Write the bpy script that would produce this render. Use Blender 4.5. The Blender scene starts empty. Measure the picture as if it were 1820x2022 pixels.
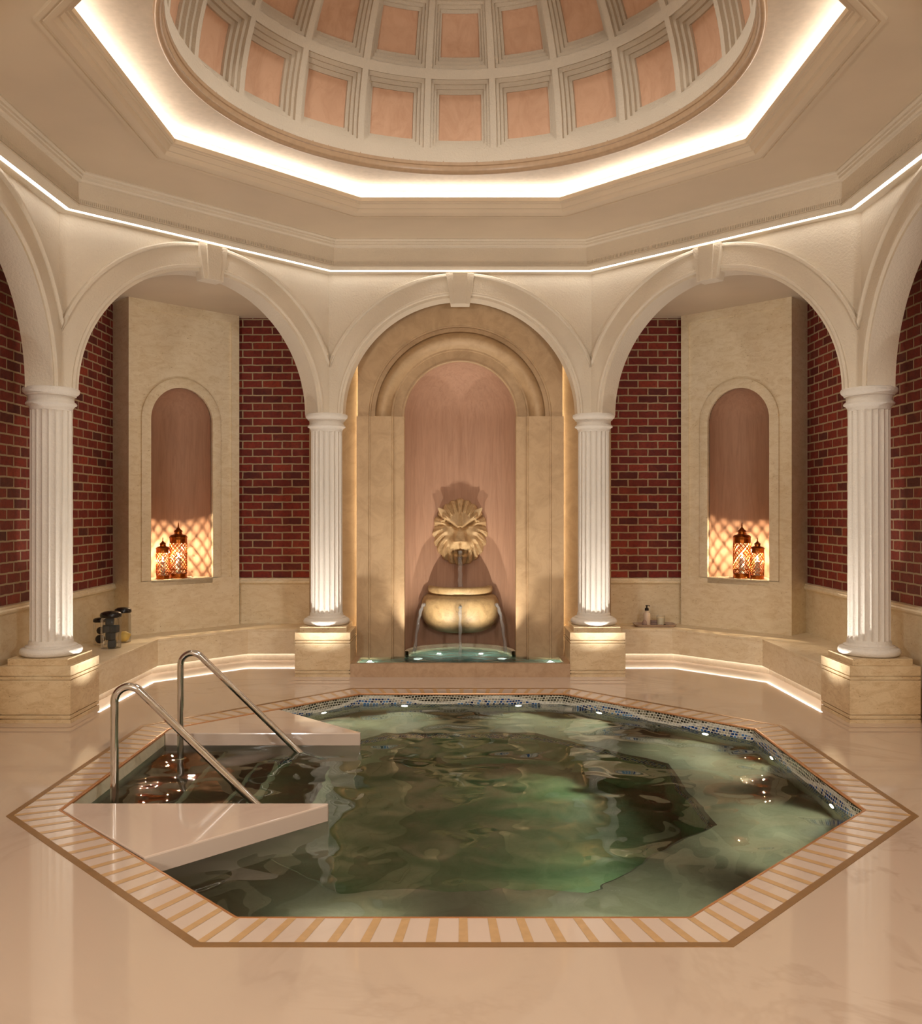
import bpy, bmesh, math, random
from math import sin, cos, pi, sqrt, radians, tan, exp
from mathutils import Vector, Matrix
random.seed(7)
S = bpy.context.scene
COL = S.collection
T = tan(pi / 8)

# ------------------------------------------------------------------ camera, world, exposure
cam_d = bpy.data.cameras.new('camera'); cam = bpy.data.objects.new('camera', cam_d); COL.objects.link(cam)
cam.location = (0, -5.684, 1.6065); cam.rotation_euler = (pi / 2, 0, 0)
cam_d.sensor_fit = 'HORIZONTAL'; cam_d.sensor_width = 36; cam_d.lens = 36 * 1760.7 / 1820
cam_d.shift_x = 1.7 / 1820; cam_d.shift_y = -1.7 / 1820
cam_d.clip_start = 0.05
S.camera = cam
W = bpy.data.worlds.new('world'); S.world = W; W.use_nodes = True
W.node_tree.nodes['Background'].inputs[0].default_value = (1, .85, .68, 1)
W.node_tree.nodes['Background'].inputs[1].default_value = 0.05
S.view_settings.view_transform = 'Standard'; S.view_settings.look = 'None'
S.view_settings.gamma = 1; S.view_settings.use_curve_mapping = False
S.view_settings.exposure = 0.09
cy = S.cycles
cy.use_denoising = True; cy.caustics_reflective = False; cy.caustics_refractive = False
cy.sample_clamp_indirect = 4; cy.max_bounces = 10; cy.diffuse_bounces = 5; cy.glossy_bounces = 5
cy.transmission_bounces = 8; cy.transparent_max_bounces = 12
cy.use_adaptive_sampling = True; cy.adaptive_threshold = 0.02

WARM = (1, .97, .92); LEDW = (1, .97, .93); AMBER = (1, .62, .28)
def lamp(name, kind, loc, energy, color, target=None, size=.05, spot=None, blend=.5, sy=None):
    d = bpy.data.lights.new(name, kind); d.energy = energy; d.color = color
    if kind == 'AREA':
        d.shape = 'RECTANGLE' if sy else 'DISK'; d.size = size
        if sy: d.size_y = sy
    else: d.shadow_soft_size = size
    if kind == 'SPOT': d.spot_size = radians(spot); d.spot_blend = blend
    o = bpy.data.objects.new(name, d); COL.objects.link(o); o.location = loc
    if target is not None:
        o.rotation_euler = (Vector(target) - Vector(loc)).to_track_quat('-Z', 'Y').to_euler()
    return o
UP = 80
for s in (-1, 1):      # uplights let into the floor in front of the pedestals
    lamp('floor_uplight', 'SPOT', (s * 1.332, 2.57, .02), UP, WARM, (s * 1.332, 2.86, 2.0), .03, 106, 1)
    lamp('floor_uplight', 'SPOT', (s * 2.57, 1.332, .02), UP, WARM, (s * 2.86, 1.332, 2.0), .03, 106, 1)
# added fill lights, no fixtures: one high in the dome, the rest in the hall
lamp('dome_fill', 'AREA', (0, 0, 6.1), 46, WARM, (0, 0, 0), 1.0).data.spread = radians(125)
for x in (-1, 1):
    lamp('hall_side_fill', 'AREA', (x * 2.7, -6.2, 2.3), 98, WARM, (x * -.6, 3, 2.4), .6)  # unseen, added as even fill reaching the back bays and alcoves
lamp('hall_top_fill', 'AREA', (0, -5.2, 3.9), 22, WARM, (0, -4.2, 0), .8)  # unseen overhead fill, added on the camera's side

# ------------------------------------------------------------------ materials
def lin(c):
    return tuple(((v / 255) / 12.92 if v / 255 <= .04045 else ((v / 255 + .055) / 1.055) ** 2.4) for v in c)
class NT:
    def __init__(s, name):
        s.m = bpy.data.materials.new(name); s.m.use_nodes = True; s.t = s.m.node_tree; s.t.nodes.clear()
        s.out = s.n('ShaderNodeOutputMaterial')
    def n(s, kind, **kw):
        nd = s.t.nodes.new(kind)
        for k, v in kw.items(): setattr(nd, k, v)
        return nd
    def put(s, sock, v):
        if hasattr(v, 'is_linked') or isinstance(v, bpy.types.NodeSocket): s.t.links.new(v, sock)
        elif isinstance(v, (tuple, list)) and len(v) == 3 and sock.type == 'RGBA': sock.default_value = (*v, 1)
        else: sock.default_value = v
    def math(s, op, a, b=0.0, c=None, clamp=False):
        nd = s.n('ShaderNodeMath', operation=op, use_clamp=clamp); s.put(nd.inputs[0], a); s.put(nd.inputs[1], b)
        if c is not None: s.put(nd.inputs[2], c)
        return nd.outputs[0]
    def mix(s, f, a, b, blend='MIX'):
        nd = s.n('ShaderNodeMix', data_type='RGBA', blend_type=blend)
        s.put(nd.inputs[0], f); s.put(nd.inputs[6], a); s.put(nd.inputs[7], b); return nd.outputs[2]
    def coord(s, kind='Object', scale=(1, 1, 1), rot=(0, 0, 0)):
        tc = s.n('ShaderNodeTexCoord'); mp = s.n('ShaderNodeMapping')
        s.t.links.new(tc.outputs[kind], mp.inputs[0]); mp.inputs['Scale'].default_value = scale; mp.inputs['Rotation'].default_value = rot
        return mp.outputs[0]
    def noise(s, vec, scale, detail=3, rough=.5, dist=0):
        nd = s.n('ShaderNodeTexNoise'); s.put(nd.inputs['Vector'], vec); nd.inputs['Scale'].default_value = scale
        nd.inputs['Detail'].default_value = detail; nd.inputs['Roughness'].default_value = rough; nd.inputs['Distortion'].default_value = dist
        return nd.outputs['Fac']
    def ramp(s, f, stops, interp='LINEAR'):
        nd = s.n('ShaderNodeValToRGB'); s.put(nd.inputs[0], f); cr = nd.color_ramp; cr.interpolation = interp
        while len(cr.elements) < len(stops): cr.elements.new(.5)
        for e, (p, c) in zip(cr.elements, stops):
            e.position = p; e.color = (*c, 1) if len(c) == 3 else c
        return nd.outputs[0]
    def rng(s, f, a, b, c=0, d=1):
        nd = s.n('ShaderNodeMapRange'); s.put(nd.inputs[0], f)
        for i, v in enumerate((a, b, c, d)): nd.inputs[i + 1].default_value = v
        return nd.outputs[0]
    def bump(s, h, strength=.3, dist=.01):
        nd = s.n('ShaderNodeBump'); s.put(nd.inputs['Height'], h); nd.inputs['Strength'].default_value = strength; nd.inputs['Distance'].default_value = dist
        return nd.outputs[0]
    def bsdf(s, color, rough=.6, metal=0, normal=None, **kw):
        b = s.n('ShaderNodeBsdfPrincipled'); s.put(b.inputs['Base Color'], color); s.put(b.inputs['Roughness'], rough); s.put(b.inputs['Metallic'], metal)
        if normal is not None: s.t.links.new(normal, b.inputs['Normal'])
        for k, v in kw.items(): s.put(b.inputs[k.replace('_', ' ')], v)
        return b.outputs[0]
    def done(s, sh): s.t.links.new(sh, s.out.inputs[0]); return s.m

def plaster(name, c, bs=.35, scale=90, dist=.006):
    m = NT(name); v = m.coord()
    big = m.noise(v, 1.3, 4); fine = m.noise(v, scale, 4, .6)
    colr = m.mix(m.rng(big, .35, .7), lin(c), tuple(x * .9 for x in lin(c)))
    return m.done(m.bsdf(colr, .8, normal=m.bump(fine, bs, dist)))
def stone(name, c, dark, pit, vein_rot=(0, 0, 0), rough=.35, pits=True, stretch=(3, 3, 7)):
    m = NT(name); v = m.coord(scale=stretch, rot=vein_rot); v2 = m.coord()
    streak = m.noise(v, 2.6, 7, .72, .9); spk = m.noise(v2, 120, 3, .7); big = m.noise(v2, 1.6, 2)
    c1 = m.mix(m.rng(streak, .42, .68), lin(c), lin(dark))
    c1 = m.mix(m.math('MULTIPLY', m.rng(big, .35, .75), .35), c1, lin(dark))
    if pits:
        vv = m.coord(scale=(1, 1, 1.7)); holes = m.noise(vv, 55, 2, .5)
        c1 = m.mix(m.math('MULTIPLY', m.rng(holes, .66, .74), m.rng(streak, .38, .6)), c1, lin(pit))
        c1 = m.mix(m.rng(spk, .62, .8, 0, .5), c1, lin(pit))
    return m.done(m.bsdf(c1, rough, normal=m.bump(spk, .08, .003)))
def plain(name, c, rough=.5, metal=0, **kw):
    m = NT(name); v = m.coord(); f = m.noise(v, 25, 3)
    cc = m.mix(m.rng(f, .3, .75), lin(c), tuple(x * .86 for x in lin(c)))
    return m.done(m.bsdf(cc, rough, metal, **kw))
def emit(name, c, st):
    m = NT(name); e = m.n('ShaderNodeEmission'); e.inputs[0].default_value = (*c, 1); e.inputs[1].default_value = st
    return m.done(e.outputs[0])

M = {}
M['plaster'] = plaster('stippled_plaster', (218, 204, 182), .6, 55, .012)
M['column'] = plaster('stippled_column_plaster', (226, 217, 203), .6, 60, .011)
M['ceil'] = plaster('smooth_ceiling_plaster', (206, 187, 160), .12, 160, .003)
M['coffer'] = plaster('dome_coffer_plaster', (205, 190, 168), .6, 60, .012)
M['terracotta'] = stone('terracotta_panel', (212, 170, 138), (198, 154, 122), (190, 146, 114), rough=.75, pits=False, stretch=(3, 3, 1.5))
M['white'] = plain('white_cove_paint', (200, 183, 160), .8)
M['ring'] = plain('bronzed_dome_rim', (176, 146, 114), .3)
M['lime'] = stone('veined_limestone', (238, 223, 193), (220, 199, 160), (166, 134, 94), rough=.4)
M['trav'] = stone('pitted_travertine', (220, 198, 160), (194, 164, 122), (118, 84, 50), (0, .35, 0), rough=.3)
M['gold'] = stone('golden_sandstone', (184, 154, 116), (164, 134, 97), (140, 110, 76), rough=.6, pits=False, stretch=(2, 2, 2))
M['kerb'] = stone('brown_kerb_stone', (184, 154, 122), (164, 132, 100), (120, 88, 60), rough=.4, pits=False, stretch=(4, 4, 4))
M['rosy'] = stone('rosy_stucco', (180, 141, 114), (162, 123, 98), (172, 131, 102), rough=.8, pits=False, stretch=(9, 9, .7))
M['lion'] = stone('carved_stone', (196, 166, 122), (168, 138, 96), (120, 92, 60), rough=.6, pits=False, stretch=(5, 5, 5))
M['basin'] = stone('aged_basin_stone', (172, 144, 100), (140, 114, 76), (84, 64, 40), rough=.55, stretch=(3, 3, 3))
M['chrome'] = plain('polished_steel', (215, 212, 208), .09, 1)
M['bronze'] = plain('bronze_trim', (150, 112, 70), .35, .3)
M['copper_trim'] = plain('copper_trim', (190, 130, 80), .3, .4)
M['tan'] = plain('tan_inlay', (198, 160, 114), .18)
M['led'] = emit('led_white', LEDW, 8)
M['led_cove'] = emit('led_cove', (1, .97, .93), 24)
M['led_bench'] = emit('led_bench', (1, .95, .86), 9)
M['led_warm'] = emit('led_warm', (1, .84, .58), 15)
M['bulb'] = emit('underwater_lamp_lens', (1, .95, .85), 9)
M['bulb_soft'] = emit('fountain_lamp_lens', (.9, 1, .95), 1.6)
M['flame'] = emit('candle_flame', (1, .66, .28), 180)
M['wax'] = plain('white_wax', (240, 228, 205), .5)
M['cream_wax'] = plain('cream_wax', (252, 240, 206), .5)
M['black'] = plain('black_lid', (26, 20, 18), .25)
M['soap'] = plain('charcoal_soap', (78, 80, 80), .7)
M['soap_brown'] = plain('brown_soap', (150, 124, 110), .7)
M['lemon'] = plain('lemon_peel', (250, 214, 116), .5)
M['stone_dark'] = plain('dark_stone', (38, 26, 20), .5)
M['tray'] = plain('taupe_tray', (176, 152, 134), .5)
M['bottle'] = plain('frosted_bottle', (214, 192, 168), .35)
M['poolbench'] = stone('pool_seat_stone', (216, 208, 180), (198, 190, 160), (170, 150, 110), rough=.5, pits=False, stretch=(3, 3, 3))
M['poolfloor'] = stone('pool_floor_stone', (150, 170, 132), (124, 150, 108), (110, 136, 98), rough=.5, pits=False, stretch=(2, 2, 2))
M['fountain_floor'] = plain('fountain_floor_tile', (168, 200, 184), .4)

def marble(name, c, vein, rough):
    m = NT(name); v = m.coord(rot=(0, 0, .5)); n1 = m.noise(v, .9, 5, .6, 1.2); n2 = m.noise(v, .5, 3)
    band = m.math('ABSOLUTE', m.math('SUBTRACT', n1, .5))
    f = m.math('MULTIPLY', m.rng(band, .0, .035, 1, 0), m.rng(n2, .45, .7))
    cc = m.mix(m.math('MULTIPLY', f, .45), lin(c), lin(vein))
    cc = m.mix(m.rng(n2, .3, .7, 0, .35), cc, tuple(x * .9 for x in lin(c)))
    return m.done(m.bsdf(cc, rough, Specular_IOR_Level=.7, Coat_Weight=.35, Coat_Roughness=.04))
M['floor'] = marble('polished_beige_marble', (200, 177, 155), (140, 108, 82), .06)
M['slab'] = marble('polished_pink_marble', (212, 190, 171), (180, 154, 134), .08)

def brick():
    m = NT('red_brick'); uv = m.n('ShaderNodeUVMap').outputs[0]
    v = m.coord(); nz = m.n('ShaderNodeTexNoise'); m.put(nz.inputs[0], v); nz.inputs['Scale'].default_value = 14
    d = m.n('ShaderNodeVectorMath', operation='SCALE'); m.put(d.inputs[0], nz.outputs['Color']); d.inputs['Scale'].default_value = .011
    a = m.n('ShaderNodeVectorMath', operation='ADD'); m.put(a.inputs[0], uv); m.put(a.inputs[1], d.outputs[0])
    b = m.n('ShaderNodeTexBrick', offset=.5); m.put(b.inputs['Vector'], a.outputs[0])
    b.inputs['Color1'].default_value = (0, 0, 0, 1); b.inputs['Color2'].default_value = (1, 1, 1, 1); b.inputs['Mortar'].default_value = (.5, .5, .5, 1)
    b.inputs['Scale'].default_value = 1; b.inputs['Brick Width'].default_value = .222; b.inputs['Row Height'].default_value = .0857
    b.inputs['Mortar Size'].default_value = .0085; b.inputs['Mortar Smooth'].default_value = .25
    bc = m.ramp(b.outputs['Color'], [(0, lin((86, 26, 18))), (.35, lin((132, 40, 24))), (.65, lin((116, 34, 23))), (.85, lin((150, 54, 30))), (1, lin((78, 31, 24)))])
    f1 = m.noise(v, 30, 5, .7); f2 = m.noise(v, 9, 3)
    bc = m.mix(m.rng(f1, .45, .75, 0, .6), bc, lin((60, 20, 18))); bc = m.mix(m.rng(f2, .5, .75, 0, .45), bc, lin((142, 62, 40)))
    cc = m.mix(b.outputs['Fac'], bc, lin((176, 154, 120)))
    h = m.math('ADD', m.math('MULTIPLY', b.outputs['Fac'], -1.0), m.math('MULTIPLY', f1, .9))
    return m.done(m.bsdf(cc, .75, normal=m.bump(h, .8, .012)))
M['brick'] = brick()

def mosaic():
    m = NT('blue_grey_mosaic'); uv = m.n('ShaderNodeUVMap').outputs[0]; sp = m.n('ShaderNodeSeparateXYZ'); m.put(sp.inputs[0], uv)
    nz = m.n('ShaderNodeTexNoise'); m.put(nz.inputs[0], uv); nz.inputs['Scale'].default_value = 9
    u = m.math('ADD', sp.outputs[0], m.math('MULTIPLY', nz.outputs['Fac'], .02)); v = sp.outputs[1]
    wave = m.math('MULTIPLY', m.math('SINE', m.math('MULTIPLY', u, 2 * pi / 1.05)), .03)
    vv = m.math('ADD', v, m.math('MULTIPLY', wave, .6))
    w, h = .027, .0205
    row = m.math('FLOOR', m.math('DIVIDE', vv, h)); off = m.math('MULTIPLY', m.math('FRACT', m.math('MULTIPLY', row, .37)), 1)
    uu = m.math('ADD', m.math('DIVIDE', u, w), off); cu = m.math('FLOOR', uu)
    cx = m.n('ShaderNodeCombineXYZ'); m.put(cx.inputs[0], cu); m.put(cx.inputs[1], row)
    wn = m.n('ShaderNodeTexWhiteNoise', noise_dimensions='2D'); m.put(wn.inputs['Vector'], cx.outputs[0])
    fu = m.math('ABSOLUTE', m.math('SUBTRACT', m.math('FRACT', uu), .5)); fv = m.math('ABSOLUTE', m.math('SUBTRACT', m.math('FRACT', m.math('DIVIDE', vv, h)), .5))
    grout = m.math('MAXIMUM', m.math('GREATER_THAN', fu, .42), m.math('GREATER_THAN', fv, .40))
    r = m.math('SUBTRACT', m.math('ADD', v, .055), wave)
    dark = m.ramp(wn.outputs[0], [(0, lin((44, 42, 32))), (.3, lin((110, 102, 84))), (.6, lin((146, 138, 114))), (.8, lin((66, 62, 46)))], 'CONSTANT')
    blue = m.ramp(wn.outputs[0], [(0, lin((24, 62, 122))), (.25, lin((84, 126, 170))), (.45, lin((176, 166, 144))), (.62, lin((28, 42, 80))), (.8, lin((146, 144, 136)))], 'CONSTANT')
    pale = m.ramp(wn.outputs[0], [(0, lin((200, 196, 180))), (.5, lin((184, 180, 166))), (.8, lin((214, 210, 196)))], 'CONSTANT')
    c = m.mix(m.math('GREATER_THAN', r, 0), blue, dark)
    c = m.mix(m.math('LESS_THAN', m.math('ABSOLUTE', r), .012), c, pale)
    c = m.mix(grout, c, lin((232, 226, 206)))
    return m.done(m.bsdf(c, .2))
M['mosaic'] = mosaic()

def water(name, tint, ripple, dist, scale):
    m = NT(name); v = m.coord(); n1 = m.noise(v, scale, 0, .4, .6); n2 = m.noise(v, scale * 2.3, 0, .4, .8)
    h = m.math('ADD', n1, m.math('MULTIPLY', n2, .22))
    nb = m.bump(h, ripple, dist)
    fr = m.n('ShaderNodeFresnel'); fr.inputs[0].default_value = 1.33; m.put(fr.inputs[1], nb)
    gl = m.n('ShaderNodeBsdfGlossy'); gl.inputs['Roughness'].default_value = 0; m.put(gl.inputs['Normal'], nb)
    rf = m.n('ShaderNodeBsdfRefraction'); rf.inputs['IOR'].default_value = 1.33; rf.inputs['Roughness'].default_value = 0; m.put(rf.inputs['Normal'], nb)
    rf.inputs['Color'].default_value = (*tint, 1)
    mx = m.n('ShaderNodeMixShader'); m.put(mx.inputs[0], fr.outputs[0]); m.put(mx.inputs[1], rf.outputs[0]); m.put(mx.inputs[2], gl.outputs[0])
    return m.done(mx.outputs[0])
M['water'] = water('pool_water', (.84, .92, .78), 1.0, .062, 1.75)
M['fwater'] = water('fountain_water', (.86, .94, .88), .7, .03, 7)
def clear(name, tint, refl=1.0, rough=0.02):
    m = NT(name); fr = m.n('ShaderNodeFresnel'); fr.inputs[0].default_value = 1.45
    gl = m.n('ShaderNodeBsdfGlossy'); gl.inputs['Roughness'].default_value = rough
    tr = m.n('ShaderNodeBsdfTransparent'); tr.inputs[0].default_value = (*tint, 1)
    mx = m.n('ShaderNodeMixShader'); m.put(mx.inputs[0], m.math('MULTIPLY', fr.outputs[0], refl, clamp=True)); m.put(mx.inputs[1], tr.outputs[0]); m.put(mx.inputs[2], gl.outputs[0])
    return m.done(mx.outputs[0])
M['glass'] = clear('clear_glass', (.97, .97, .96), .55)
def jetmat():
    m = NT('falling_water'); v = m.coord(scale=(1, 1, .35)); n = m.bump(m.noise(v, 60, 2), .6, .01)
    g = m.n('ShaderNodeBsdfGlass'); g.inputs['IOR'].default_value = 1.2; g.inputs['Roughness'].default_value = .03; g.inputs[0].default_value = (.97, .98, .97, 1); m.put(g.inputs['Normal'], n)
    tr = m.n('ShaderNodeBsdfTransparent'); mx = m.n('ShaderNodeMixShader'); mx.inputs[0].default_value = .3
    m.put(mx.inputs[1], g.outputs[0]); m.put(mx.inputs[2], tr.outputs[0])
    tl = m.n('ShaderNodeBsdfDiffuse'); tl.inputs[0].default_value = (.9, .92, .9, 1); m2 = m.n('ShaderNodeMixShader'); m2.inputs[0].default_value = .16
    m.put(m2.inputs[1], mx.outputs[0]); m.put(m2.inputs[2], tl.outputs[0]); return m.done(m2.outputs[0])
M['jet'] = jetmat()
def brassmat():
    m = NT('copper_lantern_metal'); v = m.coord(); f = m.noise(v, 40, 3)
    return m.done(m.bsdf(m.mix(m.rng(f, .3, .7), lin((176, 98, 38)), lin((130, 66, 24))), .28, 1))
M['brass'] = brassmat()

# ------------------------------------------------------------------ mesh helpers
class MB:
    def __init__(s): s.v = []; s.f = []; s.uv = {}
    def add(s, vs, fs):
        b = len(s.v); s.v += [tuple(x) for x in vs]; s.f += [tuple(b + i for i in f) for f in fs]; return b
    def quad(s, a, b, c, d, uv=None):
        s.add([a, b, c, d], [(0, 1, 2, 3)])
        if uv: s.uv[len(s.f) - 1] = uv
    def box(s, x0, x1, y0, y1, z0, z1):
        s.add([(x0, y0, z0), (x1, y0, z0), (x1, y1, z0), (x0, y1, z0), (x0, y0, z1), (x1, y0, z1), (x1, y1, z1), (x0, y1, z1)],
              [(3, 2, 1, 0), (4, 5, 6, 7), (0, 1, 5, 4), (1, 2, 6, 5), (2, 3, 7, 6), (3, 0, 4, 7)])
    def prism(s, poly, z0, z1):
        n = len(poly)
        s.add([(x, y, z0) for x, y in poly] + [(x, y, z1) for x, y in poly],
              [tuple(range(n - 1, -1, -1)), tuple(range(n, 2 * n))] + [(i, (i + 1) % n, n + (i + 1) % n, n + i) for i in range(n)])
    def grid(s, rows, closed=False):
        n = len(rows[0]); b = len(s.v)
        for r in rows: s.v += [tuple(p) for p in r]
        for i in range(len(rows) - 1):
            for j in range(n if closed else n - 1):
                k = (j + 1) % n
                s.f.append((b + i * n + j, b + i * n + k, b + (i + 1) * n + k, b + (i + 1) * n + j))
    def lathe(s, prof, n=48, c=(0, 0, 0), a0=0, a1=2 * pi):
        full = abs(a1 - a0 - 2 * pi) < 1e-6; m = n if full else n + 1
        s.grid([[(c[0] + r * cos(a0 + (a1 - a0) * j / n), c[1] + r * sin(a0 + (a1 - a0) * j / n), c[2] + z) for j in range(m)] for r, z in prof], full)
    def tube(s, pts, r, n=16, cap=True):
        pts = [Vector(p) for p in pts]; rows = []; up = None
        for i, p in enumerate(pts):
            t = (pts[min(i + 1, len(pts) - 1)] - pts[max(i - 1, 0)]).normalized()
            if up is None: up = t.orthogonal().normalized()
            up = (up - t * up.dot(t)).normalized(); w = t.cross(up)
            rr = r(i / (len(pts) - 1)) if callable(r) else r
            rows.append([p + up * cos(2 * pi * j / n) * rr + w * sin(2 * pi * j / n) * rr for j in range(n)])
        b = len(s.v); s.grid(rows, True)
        if cap:
            s.f.append(tuple(b + j for j in range(n - 1, -1, -1))); e = b + (len(rows) - 1) * n; s.f.append(tuple(e + j for j in range(n)))
    def sphere(s, c, rx, ry, rz, n=20, m=12):
        s.grid([[(c[0] + rx * sin(pi * i / m) * cos(2 * pi * j / n), c[1] + ry * sin(pi * i / m) * sin(2 * pi * j / n), c[2] - rz * cos(pi * i / m)) for j in range(n)] for i in range(m + 1)], True)
    def octo(s, prof, sides=None, closed=False, da=0.0):
        cs = [(cos(pi / 8 + pi / 4 * k) / cos(pi / 8), sin(pi / 8 + pi / 4 * k) / cos(pi / 8)) for k in range(9)]
        for k in (sides if sides is not None else range(8)):
            pr = prof + [prof[0]] if closed else prof
            s.grid([[(a * cs[k][0], a * cs[k][1], z), (a * cs[k + 1][0], a * cs[k + 1][1], z)] for a, z in pr])
    def build(s, name, mat, parent=None, smooth=None, bevel=None, loc=None, merge=True):
        me = bpy.data.meshes.new(name); me.from_pydata(s.v, [], s.f)
        if s.uv:
            ul = me.uv_layers.new(name='UVMap')
            for p in me.polygons:
                if p.index in s.uv:
                    for li, q in zip(p.loop_indices, s.uv[p.index]): ul.data[li].uv = q
        bm = bmesh.new(); bm.from_mesh(me)
        if merge: bmesh.ops.remove_doubles(bm, verts=bm.verts, dist=1e-5)
        if not s.uv: bmesh.ops.recalc_face_normals(bm, faces=bm.faces)
        if bevel: bmesh.ops.bevel(bm, geom=[e for e in bm.edges if len(e.link_faces) == 2 and e.calc_face_angle(0) > .6], offset=bevel, segments=2, profile=.6, affect='EDGES')
        bm.to_mesh(me); bm.free()
        if smooth:
            for p in me.polygons: p.use_smooth = True
            me.set_sharp_from_angle(angle=radians(smooth))
        me.materials.append(mat)
        o = bpy.data.objects.new(name, me); COL.objects.link(o)
        if parent: o.parent = parent
        if loc: o.location = loc
        return o
def tag(o, label=None, cat=None, group=None, kind=None):
    if label: o['label'] = label
    if cat: o['category'] = cat
    if group: o['group'] = group
    if kind: o['kind'] = kind
    return o
def struct(o, label=None, cat=None): return tag(o, label, cat, None, 'structure')
def thing(name, label, cat, loc=(0, 0, 0), group=None, rz=0):
    o = bpy.data.objects.new(name, None); COL.objects.link(o); o.location = loc; o.rotation_euler = (0, 0, rz); o.empty_display_size = .1
    return tag(o, label, cat, group)
def copy_tree(o, parent=None):
    c = o.copy(); COL.objects.link(c); c.parent = parent
    for ch in list(o.children): copy_tree(ch, c)
    return c
class Frame:                       # local frame of a wall: s along it, dep into the wall, z up
    def __init__(s, o, u, n): s.o = Vector((o[0], o[1], 0)); s.u = Vector((u[0], u[1], 0)).normalized(); s.n = Vector((n[0], n[1], 0)).normalized()
    def __call__(s, a, dep, z): p = s.o + s.u * a - s.n * dep; return (p.x, p.y, z)
SIDE = {-1: 'left', 1: 'right'}
# mirrored polygon of the room: PX is the pool's small sideways offset
PX = .012

# ------------------------------------------------------------------ floor
m = MB(); cs = [(cos(pi / 8 + pi / 4 * k) / cos(pi / 8), sin(pi / 8 + pi / 4 * k) / cos(pi / 8)) for k in range(9)]
A = 2.39
ring = [(PX + A * c[0], A * c[1]) for c in cs[:8]]
def onrect(x, y):
    k = min((4.6 if x > 0 else 4.6) / max(abs(x), 1e-9), (4.8 if y > 0 else 6.8) / max(abs(y), 1e-9)); return (x * k, y * k)
outer = [onrect(*p) for p in ring]
corners = {0: (4.6, 4.8), 2: (-4.6, 4.8), 4: (-4.6, -6.8), 6: (4.6, -6.8)}
for k in range(8):
    a, b = ring[k], ring[(k + 1) % 8]; c, d = outer[(k + 1) % 8], outer[k]
    poly = [a, d] + ([corners[k]] if k in corners else []) + [c, b]
    m.add([(x, y, 0) for x, y in poly], [tuple(range(len(poly)))])
fl = m.build('floor', M['floor']); struct(fl)
for p in fl.data.polygons:
    if p.normal.z < 0: p.flip()

# ------------------------------------------------------------------ ceiling over the pool: cornice, soffit, cove, dome
m = MB()
m.octo([(2.90, 4.233), (2.26, 4.233)])
m.build('ceiling', M['ceil']); ceil = bpy.data.objects['ceiling']; struct(ceil)
m = MB()   # stepped crown round the recess
m.octo([(2.275, 4.233), (2.27, 4.218), (2.245, 4.218), (2.243, 4.228), (2.232, 4.228), (2.225, 4.222), (2.20, 4.226), (2.18, 4.238), (2.168, 4.256), (2.165, 4.266),
        (2.15, 4.268), (2.138, 4.282), (2.132, 4.298), (2.118, 4.300), (2.116, 4.308), (2.0974, 4.311), (2.0974, 4.345), (2.11, 4.35), (2.25, 4.35)])
struct(m.build('trim_1', M['ceil'], ceil, 25))
m = MB(); m.octo([(2.25, 4.35), (2.25, 4.46), (1.6, 4.46)])
# upper soffit down to the dome rim: octagon to circle
m = MB(); m.octo([(2.25, 4.35), (2.25, 4.46)])
N = 160
rim = []; octe = []
for j in range(N + 1):
    a = 2 * pi * j / N; q = (a + pi / 8) % (pi / 4) - pi / 8
    # regular octagon with faces along the axes
    r8 = 2.25 / cos(((a + pi / 8) % (pi / 4)) - pi / 8); octe.append((r8 * cos(a), r8 * sin(a), 4.46)); rim.append((1.80 * cos(a), 1.80 * sin(a), 4.46))
m.grid([octe, rim])
struct(m.build('ceiling_cove', M['white'], ceil))
m = MB(); m.octo([(2.185, 4.352), (2.185, 4.362), (2.22, 4.362), (2.22, 4.352)])
m.build('cove_light_strip', M['led_cove'], ceil)
m = MB()
prof = [(1.855, 4.47), (1.852, 4.455), (1.842, 4.452), (1.838, 4.445)]
for i in range(13):
    t = i / 12 * pi * .75; prof.append((1.818 + .026 * cos(t - .6), 4.458 + .02 * -sin(t - .1)))
prof += [(1.797, 4.47), (1.797, 4.5), (1.79, 4.505), (1.79, 4.54)]
m.lathe([(r, z) for r, z in prof], 192)
rimo = m.build('dome_rim', M['ring'], ceil, 40)
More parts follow.
